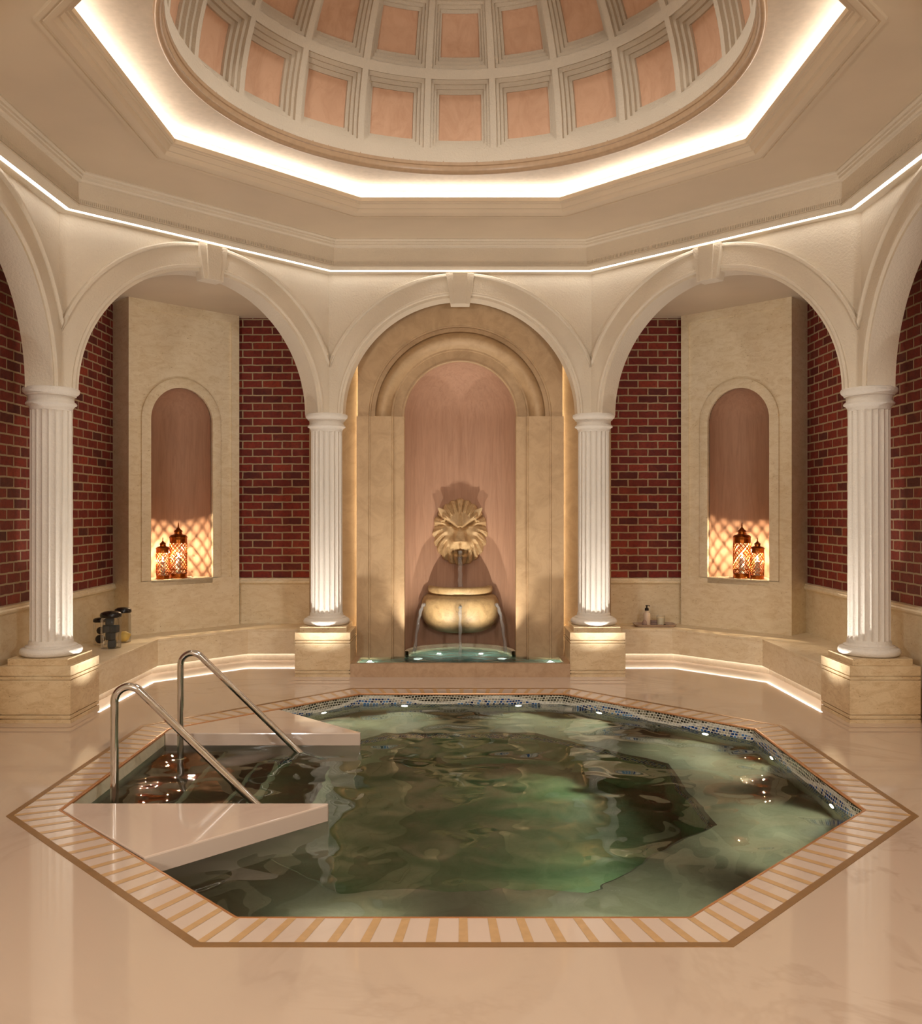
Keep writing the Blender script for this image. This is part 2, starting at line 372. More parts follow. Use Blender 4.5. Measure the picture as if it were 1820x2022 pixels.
# coffered dome: 20 coffers round, sphere of radius 1.79 about z=4.53
RD = 1.79; ZC = 4.53; NC = 20
def sph(az, el, R): return (R * cos(el) * cos(az), R * cos(el) * sin(az), ZC + R * sin(el))
m = MB(); mp = MB(); rows = [(3.6, 20.8), (23.2, 39.0), (41.5, 54.5), (57, 67)]
pitch = 2 * pi / NC; ribh = .024
def patch(mb, a0, a1, e0, e1, R, na=3, ne=4):
    mb.grid([[sph(a0 + (a1 - a0) * j / na, e0 + (e1 - e0) * i / ne, R) for j in range(na + 1)] for i in range(ne + 1)])
for k in range(NC):
    ac = pi / 2 + k * pitch
    for ri, (e0, e1) in enumerate(rows):
        e0, e1 = radians(e0), radians(e1); fw = (pitch / 2 - .0145 / max(.35, cos((e0 + e1) / 2)) * 1.0)
        a0, a1 = ac - fw, ac + fw
        R0 = RD
        for st in range(4):
            if st < 3:
                ins_e = radians(.95 if ri < 2 else .7); ins_a = .0148
                if st == 0: pe0, pe1, pa0, pa1 = e0, e1, a0, a1
                # riser from R0 to R0+.02 then tread to inset
                R1 = R0 + .03
                c0 = [(pa0, pe0), (pa1, pe0), (pa1, pe1), (pa0, pe1)]
                na0, na1, ne0, ne1 = pa0 + ins_a, pa1 - ins_a, pe0 + ins_e, pe1 - ins_e * 1.15
                c1 = [(na0, ne0), (na1, ne0), (na1, ne1), (na0, ne1)]
                for q in range(4):
                    (xa, ea), (xb, eb) = c0[q], c0[(q + 1) % 4]; (xc, ec), (xd, ed) = c1[q], c1[(q + 1) % 4]
                    n_ = 3
                    L = lambda p, q2, t: p + (q2 - p) * t
                    m.grid([[sph(L(xa, xb, t / n_), L(ea, eb, t / n_), R0) for t in range(n_ + 1)],
                            [sph(L(xa, xb, t / n_), L(ea, eb, t / n_), R1) for t in range(n_ + 1)],
                            [sph(L(xc, xd, t / n_), L(ec, ed, t / n_), R1) for t in range(n_ + 1)]])
                pa0, pa1, pe0, pe1 = na0, na1, ne0, ne1; R0 = R1
            else:
                R1 = R0 + .024
                c0 = [(pa0, pe0), (pa1, pe0), (pa1, pe1), (pa0, pe1)]
                for q in range(4):
                    (xa, ea), (xb, eb) = c0[q], c0[(q + 1) % 4]
                    m.grid([[sph(L(xa, xb, t / 3), L(ea, eb, t / 3), R0) for t in range(4)], [sph(L(xa, xb, t / 3), L(ea, eb, t / 3), R1) for t in range(4)]])
                patch(mp, pa0, pa1, pe0, pe1, R1)
        # ribs beside and above this coffer
        nxt = radians(rows[ri + 1][0]) if ri + 1 < len(rows) else radians(69)
        patch(m, ac + fw, ac + pitch - fw, e0, e1, RD, 1, 4)
        patch(m, ac - pitch / 2, ac + pitch / 2, e1, nxt, RD, 4, 1)
    patch(m, ac - pitch / 2, ac + pitch / 2, 0, radians(rows[0][0]), RD, 4, 2)
    patch(m, ac - pitch / 2, ac + pitch / 2, radians(69), radians(90), RD, 4, 3)
dome = m.build('ceiling_dome', M['coffer'], None, 30, merge=False); struct(dome)
mp.build('coffer_panels', M['terracotta'], dome, 30, merge=False)

m = MB()   # entablature
m.octo([(2.895, 4.24), (2.895, 4.222), (2.905, 4.214), (2.912, 4.212), (2.914, 4.196), (2.924, 4.192), (2.926, 4.172), (2.938, 4.164), (2.952, 4.162),
        (2.958, 4.155), (2.958, 3.996), (2.946, 3.994), (2.944, 3.988), (2.952, 3.986), (2.952, 3.978), (2.944, 3.976), (2.946, 3.966), (3.045, 3.963), (3.045, 3.985), (3.078, 3.985), (3.078, 3.958), (3.15, 3.946), (3.15, 3.94)])
corn = struct(m.build('trim_2', M['plaster'], None, 20))
m = MB()
for k in range(8):
    a = pi / 4 * k; n = (cos(a), sin(a)); u = (-n[1], n[0]); fr = Frame((n[0] * 2.958, n[1] * 2.958), u, (-n[0], -n[1]))
    if k == 6: continue
    L2 = T * 2.958; cnt = 160
    for i in range(cnt):
        s0 = -L2 + 2 * L2 * (i + .2) / cnt; s1 = -L2 + 2 * L2 * (i + .72) / cnt
        vs = [fr(s0, 0, 3.994), fr(s1, 0, 3.994), fr(s1, 0, 4.026), fr(s0, 0, 4.026)] + [fr(s0, -.009, 3.994), fr(s1, -.009, 3.994), fr(s1, -.009, 4.026), fr(s0, -.009, 4.026)]
        m.add(vs, [(4, 5, 6, 7), (0, 1, 5, 4), (1, 2, 6, 5), (2, 3, 7, 6), (3, 0, 4, 7)])
m.build('dentils', M['plaster'], corn, merge=False)
m = MB(); m.octo([(3.048, 3.966), (3.075, 3.962), (3.075, 3.975), (3.048, 3.975)], closed=True)
m.build('cornice_light_strip', M['led'], corn)

# ------------------------------------------------------------------ arcade: five arched bays
A0, A1, ZS, RI, ZT = 3.14, 3.34, 2.558, 1.160, 3.95
names = {2: 'wall_back', 1: 'wall_back_right', 3: 'wall_back_left', 0: 'wall_right', 4: 'wall_left'}
NA = 72
for k, nm in names.items():
    a = pi / 4 * k; n = Vector((cos(a), sin(a))); u = Vector((-n.y, n.x))
    if k == 2: u = -u
    def P(x, A_, z, n=n, u=u): p = n * A_ + u * x; return (p.x, p.y, z)
    xs_in = [RI * cos(pi - pi * i / NA) for i in range(NA + 1)]
    def zin(x): return ZS + sqrt(max(0, RI * RI - x * x))
    w = MB()
    for A_, top in ((A0, ZT), (A1, ZT)):
        L = T * A_
        xs = [-L] + xs_in + [L]
        w.grid([[P(x, A_, zin(x) if abs(x) <= RI else ZS) for x in xs], [P(x, A_, top) for x in xs]])
    w.grid([[P(x, A0, zin(x)) for x in xs_in], [P(x, A1, zin(x)) for x in xs_in]])
    for sg in (-1, 1):
        w.quad(P(sg * RI, A0, ZS), P(sg * T * A0, A0, ZS), P(sg * T * A1, A1, ZS), P(sg * RI, A1, ZS))
        if k in (0, 4): pass
    wall = struct(w.build(nm, M['plaster'], None, 25))
    prof = [(1.158, -.002), (1.158, .018), (1.183, .018), (1.186, .036), (1.191, .041), (1.205, .041), (1.211, .036), (1.213, .022), (1.362, .022), (1.365, .046), (1.370, .052), (1.388, .052), (1.396, .046), (1.400, .03), (1.400, -.002)]
    av = MB(); rows_ = []
    for r, dp in prof:
        row = []
        for i in range(NA + 1):
            th = pi * i / NA; x = r * cos(th); z = min(ZS + r * sin(th), 3.948); dq = dp
            if r > 1.3 and abs(x) > T * (A0 - .055): dq = .022
            lim = T * (A0 - dq); row.append(P(max(-lim, min(lim, x)), A0 - dq, z))
        rows_.append(row)
    av.grid(rows_); av.build('archivolt', M['plaster'], wall, 35)
    ks = MB()
    zb, zt = 3.64, 3.945
    def kp(t, wd): return wd[0] + (wd[1] - wd[0]) * t
    def keyblock(wb, wt, d0, d1, zb=zb):
        vs = [P(-wb, A0 - d0, zb), P(wb, A0 - d0, zb), P(wt, A0 - d0, zt), P(-wt, A0 - d0, zt), P(-wb, A0 - d1, zb), P(wb, A0 - d1, zb), P(wt, A0 - d1, zt), P(-wt, A0 - d1, zt)]
        ks.add(vs, [(3, 2, 1, 0), (4, 5, 6, 7), (0, 1, 5, 4), (1, 2, 6, 5), (2, 3, 7, 6), (3, 0, 4, 7)])
    keyblock(.0935, .139, -.06, .075); keyblock(.058, .074, .07, .092, zb)
    ks.build('keystone', M['plaster'], wall, bevel=.003)

# ------------------------------------------------------------------ columns
def make_column():
    root = thing('column', 'x', 'column', (0, 0, 0), 'white fluted columns around the pool'); root['kind'] = 'thing'
    hp = .268
    p = MB()     # pedestal with grooves: stacked bands
    zs = [(0, .028), (.036, .060), (.068, .324), (.332, .352), (.360, .430)]
    for i, (z0, z1) in enumerate(zs): p.box(-hp, hp, -hp, hp, z0, z1)
    p.box(-hp + .012, hp - .012, -hp + .012, hp - .012, .001, .429)
    p.build('pedestal', M['trav'], root, merge=False)
    p = MB(); p.box(-.2285, .2285, -.2285, .2285, .43, .482); p.build('plinth', M['trav'], root, bevel=.003)
    p = MB(); pr = [(.0, .482), (.185, .482)]
    for i in range(13): t = -pi / 2 + pi * i / 12; pr.append((.198 + .031 * cos(t), .514 + .031 * sin(t)))
    pr += [(.190, .548), (.190, .556)]
    for i in range(7): t = i / 6 * pi / 2; pr.append((.186 - .022 * sin(t), .558 + .020 * (1 - cos(t))))
    pr += [(.164, .586), (.158, .600), (0, .600)]
    p.lathe(pr, 64); p.build('base', M['column'], root, 35)
    p = MB(); NF = 20; sub = 10; z0, z1 = .575, 2.415; wf = .021
    zz = [.56, .575] + [z0 + wf * (1 - cos(pi / 2 * i / 6)) for i in range(1, 7)] + [z0 + wf + (z1 - z0 - 2 * wf) * i / 6 for i in range(1, 7)] + [z1 - wf + wf * sin(pi / 2 * i / 6) for i in range(1, 7)] + [2.43]
    rws = []
    for z in zz:
        row = []; rad = .1575 - .003 * (z - .56) / 1.9
        for j in range(NF * sub):
            a = 2 * pi * j / (NF * sub); uu = ((j % sub) / sub - .5) * 2 * 1.14
            q = 1 - uu * uu
            if z < z0 + wf: q -= ((z0 + wf - z) / wf) ** 2
            if z > z1 - wf: q -= ((z - z1 + wf) / wf) ** 2
            d = .0135 * sqrt(max(0, q))
            row.append(((rad - d) * cos(a), (rad - d) * sin(a), z))
        rws.append(row)
    p.grid(rws, True); p.build('shaft', M['column'], root, 28)
    p = MB()
    pr = [(0, 2.38), (.156, 2.395), (.158, 2.412), (.164, 2.424), (.174, 2.434), (.186, 2.440), (.188, 2.445), (.186, 2.452), (.180, 2.454), (.180, 2.459), (.172, 2.461), (.168, 2.470),
          (.167, 2.494), (.172, 2.504), (.184, 2.508), (.185, 2.516), (.194, 2.524), (.205, 2.534), (.209, 2.546), (.209, 2.556), (.204, 2.566), (.19, 2.571), (0, 2.571)]
    p.lathe(pr, 64); p.build('capital', M['column'], root, 35)
    return root
col0 = make_column()
for i, (x, y, lab) in enumerate([(-1.332, 3.216, 'white fluted column on the pedestal at the left end of the fountain kerb'),
                                 (1.332, 3.216, 'white fluted column on the pedestal at the right end of the fountain kerb'),
                                 (-3.216, 1.332, 'white fluted column nearest the steel handrails, in front of the glass jars'),
                                 (3.216, 1.332, 'white fluted column at the far right edge, opposite the handrails')]):
    o = col0 if i == 0 else copy_tree(col0)
    o.location = (x, y, 0); o['label'] = lab

# ------------------------------------------------------------------ outer walls: brick, dado, limestone corner blocks with niches
ZA = 3.78
def arched_face(mb, F, s0, s1, z0, z1, sc, r, zs, zb, dep, n=32):
    xs = [sc - r * cos(pi * i / n) for i in range(n + 1)]
    mb.quad(F(s0, dep, z0), F(xs[0], dep, z0), F(xs[0], dep, z1), F(s0, dep, z1))
    mb.quad(F(xs[-1], dep, z0), F(s1, dep, z0), F(s1, dep, z1), F(xs[-1], dep, z1))
    if zb > z0 + 1e-4: mb.quad(F(xs[0], dep, z0), F(xs[-1], dep, z0), F(xs[-1], dep, zb), F(xs[0], dep, zb))
    mb.grid([[F(x, dep, zs + sqrt(max(0, r * r - (x - sc) ** 2))) for x in xs], [F(x, dep, z1) for x in xs]])
def apse(mb, F, sc, r, zs, zb, d0, d1, n=32, depth=None):
    # straight reveal from d0 to d1, then half cylinder with quarter-sphere head
    depth = depth or r
    xs = [(sc - r * cos(pi * i / n), zs + r * sin(pi * i / n)) for i in range(n + 1)]
    path = [(sc - r, zb)] + xs + [(sc + r, zb)]
    mb.grid([[F(x, d0, z) for x, z in path], [F(x, d1, z) for x, z in path]])
    cyl = lambda j: (sc - r * cos(pi * j / n), d1 + depth * sin(pi * j / n))
    mb.grid([[F(*cyl(j), zb) for j in range(n + 1)], [F(*cyl(j), zs) for j in range(n + 1)]])
    rws = []
    for i in range(13):
        e = pi / 2 * i / 12
        rws.append([F(sc - r * cos(e) * cos(pi * j / n), d1 + depth * cos(e) * sin(pi * j / n), zs + r * sin(e)) for j in range(n + 1)])
    mb.grid(rws)
    b = [F(*cyl(j), zb) for j in range(n + 1)]
    mb.add([F(sc + r, d0, zb), F(sc - r, d0, zb)] + b, [tuple(range(n + 3))])
def dado_run(mb, F, s0, s1):
    pr = [(0.0, .0), (-.022, .0), (-.022, .765), (-.026, .772), (-.026, .782), (-.045, .790), (-.056, .803), (-.058, .818), (-.052, .832), (-.040, .838), (-.040, .852), (-.02, .856), (0, .856)]
    mb.grid([[F(s0, d, z), F(s1, d, z)] for d, z in pr])
    for s in (s0, s1): mb.add([F(s, d, z) for d, z in pr], [tuple(range(len(pr)))])
niche_c = {}
for sx in (-1, 1):
    sd = SIDE[sx]
    XB, YB = 3.62, 4.36
    # side wall
    F = Frame((sx * XB, 0), (0, 1), (-sx, 0)); w = MB()
    w.quad(F(-1.4, 0, .8), F(YB + .1, 0, .8), F(YB + .1, 0, ZA), F(-1.4, 0, ZA), [(-1.4, .8), (YB + .1, .8), (YB + .1, ZA), (-1.4, ZA)])
    ws = struct(w.build('wall_outer_' + sd, M['brick']))
    d = MB(); dado_run(d, F, -1.4, 3.75); d.build('dado', M['lime'], ws, 30)
    G = Frame((0, YB), (1, 0), (0, -1)); w = MB()
    x0, x1 = (-XB - .1, -1.5) if sx < 0 else (1.5, XB + .1)
    w.quad(G(x0, 0, .8), G(x1, 0, .8), G(x1, 0, ZA), G(x0, 0, ZA), [(x0 * sx * -1, .8), (x1 * sx * -1, .8), (x1 * sx * -1, ZA), (x0 * sx * -1, ZA)])
    wb = struct(w.build('wall_outer_back_' + sd, M['brick']))
    d = MB(); dado_run(d, G, min(sx * 1.55, sx * 2.48), max(sx * 1.55, sx * 2.48)); d.build('dado', M['lime'], wb, 30)
    # corner block, face turned 45 degrees to the room
    P1 = Vector((sx * 3.358, 3.351)); P2 = Vector((sx * 2.46, 4.25)); Ls = (P2 - P1).length
    H = Frame(P1, P2 - P1, (-sx, -1)); b = MB()
    sc, r, zs, zb = .591, .353, 2.56, .888
    e = .018
    arched_face(b, H, .095, Ls - .095, .88, 3.69, sc, r, zs, zb, e)
    for (s0, s1, z0, z1) in ((0, .095, .0, ZA), (Ls - .095, Ls, .0, ZA), (.095, Ls - .095, 3.69, ZA), (.095, Ls - .095, .0, .88)):
        b.quad(H(s0, 0, z0), H(s1, 0, z0), H(s1, 0, z1), H(s0, 0, z1))
    for q in ((.095, .88, .095, 3.69), (Ls - .095, .88, Ls - .095, 3.69), (.095, 3.69, Ls - .095, 3.69), (.095, .88, Ls - .095, .88)):
        b.quad(H(q[0], 0, q[1]), H(q[2], 0, q[3]), H(q[2], e, q[3]), H(q[0], e, q[1]))
    for s in (0, Ls): b.quad(H(s, 0, 0), H(s, .55, 0), H(s, .55, ZA), H(s, 0, ZA))
    blk = struct(b.build('trim_niche_' + sd, M['lime']))
    rg = MB(); pts = [(-1, zb)] + [(None, i) for i in range(33)] + [(1, zb)]
    rws = []
    for rr, dd in ((r, e + .03), (r, -.004), (r + .088, -.004), (r + .098, .0), (r + .10, e + .002)):
        row = [H(sc - rr, dd, zb)] + [H(sc - rr * cos(pi * i / 32), dd, zs + rr * sin(pi * i / 32)) for i in range(33)] + [H(sc + rr, dd, zb)]
        rws.append(row)
    rg.grid(rws); rg.build('niche_surround', M['lime'], blk, 30)
    n_ = MB(); apse(n_, H, sc, r, zs, zb, .025, .06, depth=.36); n_.build('niche_back', M['rosy'], blk, 40)
    sl = MB(); bb = [(sc - r, .0), (sc + r, .0), (sc + r, .45), (sc - r, .45)]
    sl.prism([H(s, dd, 0)[:2] for s, dd in bb], zb - .06, zb + .002); sl.build('niche_sill', M['lime'], blk)
    niche_c[sx] = (H, sc, zb + .002)

# alcove ceiling behind the arches
m = MB()
for k in range(8):
    if k in (5, 6): continue
o8 = [(3.2 * c[0], 3.2 * c[1]) for c in cs[:8]]
rect = {0: [(3.8, 1.325), (3.8, 4.6), (1.325, 4.6)], 1: [(1.325, 4.6), (-1.325, 4.6)], 2: [(-1.325, 4.6), (-3.8, 4.6), (-3.8, 1.325)], 3: [(-3.8, 1.325), (-3.8, -1.5)], 7: [(3.8, -1.5), (3.8, 1.325)]}
for k, rr in rect.items():
    a, b = o8[k], o8[(k + 1) % 8]
    poly = [a] + rr + [b]; m.add([(x, y, ZA) for x, y in poly], [tuple(range(len(poly)))])
struct(m.build('ceiling_alcove', M['ceil']))

# plain hall walls and ceiling on the camera's side of the room
m = MB(); XH = 3.14
for sx in (-1, 1):
    m.quad((sx * XH, -1.30, 0), (sx * XH, -6.7, 0), (sx * XH, -6.7, ZT), (sx * XH, -1.30, ZT))
    m.quad((sx * XH, -1.30, 0), (sx * 3.7, -1.30, 0), (sx * 3.7, -1.30, ZT), (sx * XH, -1.30, ZT))
m.quad((-XH, -6.7, 0), (XH, -6.7, 0), (XH, -6.7, ZT), (-XH, -6.7, ZT))
struct(m.build('wall_front', M['plaster']))
m = MB(); poly = [(-3.2, -1.3), (-T * 3.15, -3.15), (T * 3.15, -3.15), (3.2, -1.3), (3.2, -6.8), (-3.2, -6.8)]
m.add([(x, y, 3.945) for x, y in poly], [tuple(range(6))]); struct(m.build('ceiling_hall', M['ceil']))

# ------------------------------------------------------------------ benches with lit recess
def make_bench(sx):
    root = thing('bench', ('travertine built-in bench with the glass jars on it' if sx < 0 else 'travertine built-in bench with the soap tray on it'), 'bench', (0, 0, 0), 'built-in benches along the brick walls')
    Z = .345; mx = lambda pts: [(sx * x, y) for x, y in pts]
    front = [(2.985, 1.603), (2.975, 3.10), (2.265, 3.845), (1.565, 3.85)]
    back = [(1.565, 4.337), (3.597, 4.337), (3.597, 1.603)]
    p = MB(); p.prism(mx(front + back), Z - .022, Z); p.build('seat', M['lime'], root, bevel=.002)
    p = MB(); f2 = [(x + .004, y + .004) for x, y in front]
    inn = [(3.03, 1.603), (3.02, 3.118), (2.284, 3.89), (1.565, 3.895)]
    for i in range(3):
        a, b = f2[i], f2[i + 1]; c, d = inn[i + 1], inn[i]
        p.prism(mx([a, b, c, d]), .082, Z - .022)
    p.build('front_panel', M['lime'], root)
    rc = [(3.06, 1.603), (3.05, 3.13), (2.296, 3.92), (1.565, 3.925)]; rd = [(3.1, 1.603), (3.09, 3.15), (2.31, 3.95), (1.565, 3.96)]
    p = MB()
    for i in range(3): p.prism(mx([rc[i], rc[i + 1], rd[i + 1], rd[i]]), 0, Z - .023)
    p.build('recess_panel', M['white'], root)
    e0 = [(3.036, 1.603), (3.026, 3.12), (2.288, 3.898), (1.565, 3.903)]; e1 = [(3.055, 1.603), (3.045, 3.128), (2.293, 3.915), (1.565, 3.92)]
    p = MB()
    for i in range(3): p.prism(mx([e0[i], e0[i + 1], e1[i + 1], e1[i]]), .084, .094)
    p.build('light_strip', M['led_bench'], root)
    return root
for sx in (-1, 1): make_bench(sx)

# ------------------------------------------------------------------ fountain: backing block, golden surround, niche, pool, basin, lion
F = Frame((0, 3.54), (1, 0), (0, -1)); m = MB()
arched_face(m, F, -1.56, 1.56, 0, ZA, 0, .60, 2.57, 0, 0)
for s in (-1.56, 1.56): m.quad(F(s, 0, 0), F(s, .9, 0), F(s, .9, ZA), F(s, 0, ZA))
fw = struct(m.build('wall_fountain', M['gold']))
m = MB(); apse(m, F, 0, .60, 2.57, -.05, -.02, .02, depth=.60); m.build('niche_back', M['rosy'], fw, 40)
# surround
SF = Frame((0, 3.42), (1, 0), (0, -1)); ZSP = 2.575
surround = thing('fountain_surround', 'golden sandstone arched surround framing the lion fountain', 'surround')
surround['kind'] = 'structure'
def sweep_arch(mb, prof, zlow, arc=True):
    rws = []
    for r_, d_ in prof:
        if arc: row = [SF(-r_ * cos(pi * i / 64), d_, ZSP + r_ * sin(pi * i / 64)) for i in range(65)]; rws.append(row)
    mb.grid(rws)
prof = [(.935, 0), (.930, .014), (.915, .016), (.912, .03), (.872, .032), (.868, .044)]
for i in range(11):
    t = i / 10; prof.append((.866 - .155 * t, .052 + .03 * t - .075 * sin(pi * t) ** .8))
prof += [(.708, .088), (.690, .09), (.686, .100), (.600, .104), (.585, .104), (.578, .11), (.578, .15)]
p = MB(); sweep_arch(p, prof, 0); p.build('arch_moulding', M['gold'], surround, 30)
p = MB(); arched_face(p, SF, -1.045, 1.045, ZSP, ZA, 0, .935, ZSP, ZSP, 0, 64)
for s in (-1.045, 1.045): p.quad(SF(s, 0, ZSP), SF(s, .075, ZSP), SF(s, .075, ZA), SF(s, 0, ZA))
p.build('arch_head', M['gold'], surround)
for sg in (-1, 1):
    p = MB(); e = -.016
    jp = [(1.056, .075 + e), (1.056, e), (.935, e), (.932, .014 + e), (.915, .016 + e), (.912, .008 + e), (.88, .004 + e), (.80, .0 + e), (.70, .006 + e), (.692, .016 + e), (.684, .016 + e), (.682, .045 + e), (.578, .05 + e), (.572, .056 + e), (.572, .15)]
    p.grid([[SF(sg * r_, d_, 0), SF(sg * r_, d_, ZSP)] for r_, d_ in jp])
    p.add([SF(sg * r_, d_, ZSP) for r_, d_ in jp], [tuple(range(len(jp)))])
    p.build('pilaster', M['gold'], surround, 30)
    p = MB(); p.box(*sorted((sg * 1.0, sg * 1.03)), 3.505, 3.52, .15, 3.7); p.build('edge_light_strip', M['led_warm'], surround)
# fountain pool
fp = thing('fountain_pool', 'low brown stone kerb holding the green fountain water', 'fountain pool', (0, 2.937, 0))
p = MB(); p.box(-1.063, 1.063, 0, .075, 0, .129)
for sg in (-1, 1): p.box(*sorted((sg * 1.012, sg * 1.064)), .07, .47, 0, .129)
p.build('kerb', M['kerb'], fp, merge=False)
p = MB(); rws = []
for r_, z in ((.535, -.05), (.535, .15), (.54, .156), (.575, .156), (.58, .15), (.59, -.05)):
    rws.append([(-r_ * cos(pi * i / 40), .62 + r_ * sin(pi * i / 40), z) for i in range(41)])
p.grid(rws); p.build('back_rim', M['lime'], fp, 30)
p = MB(); p.add([(-1.06, .05, .006), (1.06, .05, .006), (1.06, .66, .006), (.58, .66, .006)] + [(.58 * cos(pi * i / 20), .62 + .58 * sin(pi * i / 20), .006) for i in range(1, 20)] + [(-.58, .66, .006), (-1.06, .66, .006)], [tuple(range(25))])
p.build('basin_floor', M['fountain_floor'], fp)
ZW = .116
p = MB(); p.add([(-1.02, .07, 0), (1.02, .07, 0), (1.02, .58, 0), (.54, .62, 0)] + [(.54 * cos(pi * i / 20), .62 + .54 * sin(pi * i / 20), 0) for i in range(1, 20)] + [(-.54, .62, 0), (-1.02, .58, 0)], [tuple(range(25))])
fwat = p.build('fountain_water', M['fwater'], None, loc=(0, 2.937, ZW)); tag(fwat, 'rippling green water inside the fountain kerb', 'water', None, 'stuff')
for x, y in ((-.43, 3.44), (.43, 3.44), (-.22, 3.72), (.22, 3.72), (-.9, 3.22), (.9, 3.22)):
    q = MB(); q.lathe([(0, .012), (.035, .012), (.04, .006), (.04, .0)], 20, (x, y - 2.937, .006)); q.build('underwater_light', M['bulb_soft'], fp, 30)
for sg in (-1, 1):
    lamp('fountain_uplight', 'SPOT', (sg * .41, 3.12, .13), 62, (1, .92, .8), (sg * .10, 3.95, 1.75), .02, 84, .8)
    lamp('fountain_uplight', 'SPOT', (sg * .82, 3.18, .13), 13, (1, .9, .74), (sg * .72, 3.5, 2.6), .03, 60, 1)
for sg in (-1, 1): lamp('fountain_pool_light', 'POINT', (sg * .22, 3.72, .06), 2.2, (.9, 1, .92), size=.02)
for sg in (-1, 1): lamp('fountain_pool_light', 'POINT', (sg * .9, 3.22, .06), 1.8, (.9, 1, .92), size=.02)

# wall basin
BY = 3.99
basin = thing('fountain_basin', 'half-round stone wall basin under the lion head', 'basin', (0, BY, 0))
p = MB(); pr = [(0, .305), (.16, .305), (.26, .318), (.335, .352), (.385, .405), (.415, .47), (.425, .53), (.423, .59), (.412, .645), (.392, .685), (.365, .705), (.34, .712), (.335, .718)]
p.lathe(pr, 64, (0, 0, 0), pi, 2 * pi); p.build('bowl', M['basin'], basin, 50)
p = MB(); pr = [(.30, .716), (.335, .716), (.345, .722)]
for i in range(11): t = -pi / 2 + pi * i / 10; pr.append((.335 + .018 * cos(t), .762 + .04 * sin(t)))
pr += [(.30, .803), (.29, .79), (.28, .73), (.0, .73)]
p.lathe(pr, 64, (0, 0, 0), pi, 2 * pi); p.build('rim', M['basin'], basin, 50)
spout_a = [radians(208), radians(270), radians(332)]
for a in spout_a:
    d = Vector((cos(a), sin(a), 0)); p = MB(); c = Vector((0, 0, .615)); p.tube([c + d * .39, c + d * .435], .016, 16); q = p.build('spout', M['chrome'], basin, 40)
# water jets
def jet(name, pts, r, lab):
    p = MB(); n = len(pts); p.tube(pts, r, 12); o = p.build(name, M['jet'], None, 60); tag(o, lab, 'water jet', 'fountain water jets'); return o
for a, lab in zip(spout_a, ('water jet arching from the left spout of the basin', 'water jet falling from the middle spout of the basin', 'water jet arching from the right spout of the basin')):
    d = Vector((cos(a), sin(a), 0)); o = Vector((0, BY, .615)) + d * .43; pts = []
    vx = .36 if a != spout_a[1] else .2
    for i in range(24):
        t = i / 23 * sqrt(2 * .5 / 9.8); wob = .003 * sin(i * 1.3)
        pts.append(o + d * (vx * t) + Vector((wob, 0, -4.9 * t * t)))
    jet('water_jet', pts, lambda t: .017 + .003 * sin(t * 21) - .002 * t, lab)

# lion head
LY = 4.12
lion = thing('lion_head', 'carved stone lion head spouting water on the rosy niche wall', 'sculpture', (0, LY, 1.388))
def G2(x, y, cx_, cy_, sx_, sy_): return exp(-((x - cx_) / sx_) ** 2 - ((y - cy_) / sy_) ** 2)
def sst(a, b, x): t = max(0, min(1, (x - a) / (b - a))); return t * t * (3 - 2 * t)
def lion_h(x, y, rho, th):
    ax = abs(x)
    h = .085 * sqrt(max(0, 1 - rho ** 2.4)) + .05 * G2(x, y, 0, .02, .17, .22)
    # forehead pushed forward over sunk eye hollows, brow edge slanting down to the nose
    yl = .050 + .62 * max(0, ax - .025) - .9 * max(0, ax - .15)
    d = y - yl; inb = sst(.225, .17, ax)
    h += .070 * sst(-.016, .006, d) * exp(-(max(0, d) / .13) ** 2) * inb * (.55 + .45 * sst(.0, .03, ax))
    h -= .050 * G2(ax, d, .095, -.022, .062, .020) * inb
    h += .020 * G2(ax, y, .095, .055, .026, .013)
    # nose bridge widening to the pad
    wn = .052 + .30 * max(0, .03 - y) * .5
    h += .062 * exp(-(ax / wn) ** 6) * sst(.11, -.06, y) * sst(-.128, -.106, y)
    h -= .012 * G2(ax, y, .036, -.098, .014, .014)
    # muzzle lobes with an undercut lip
    lob = exp(-((ax - .068) / .066) ** 2 - ((y + .125) / .062) ** 2)
    h += .092 * lob * sst(-.205, -.188, y)
    h += .045 * G2(x, y, 0, -.135, .06, .06) * sst(-.200, -.185, y)
    h -= .030 * exp(-(ax / .008) ** 2) * sst(-.115, -.135, y) * sst(-.215, -.195, y)
    # open mouth and chin
    h -= .085 * G2(x, y, 0, -.226, .085, .022)
    h += .055 * G2(x, y, 0, -.272, .065, .024)
    # cheek bones
    h += .040 * G2(ax, y, .175, -.005, .045, .030) + .035 * G2(ax, y, .165, -.085, .04, .04)
    # mane locks: swept strands with deep partings
    k = sst(.50, .70, rho)
    sw = 11 * th + 6.5 * (rho - .6) * (1 if x > 0 else -1) * (.25 + .75 * sst(.2, -.05, y))
    l1 = abs(sin(sw)) ** .7; l2 = abs(sin(sw * 2.3 + 1.1))
    h += k * (.046 * l1 + .014 * l2 - .030)
    # tuft falling on the forehead and beard strands
    h += (1 - k) * sst(.12, .2, y) * (.014 * abs(sin(x * 75)) - .004)
    h += (1 - k) * sst(-.27, -.3, y) * (.016 * abs(sin(x * 70 + .5)) - .004)
    return h
p = MB(); NR, NT_ = 64, 220; rws = []
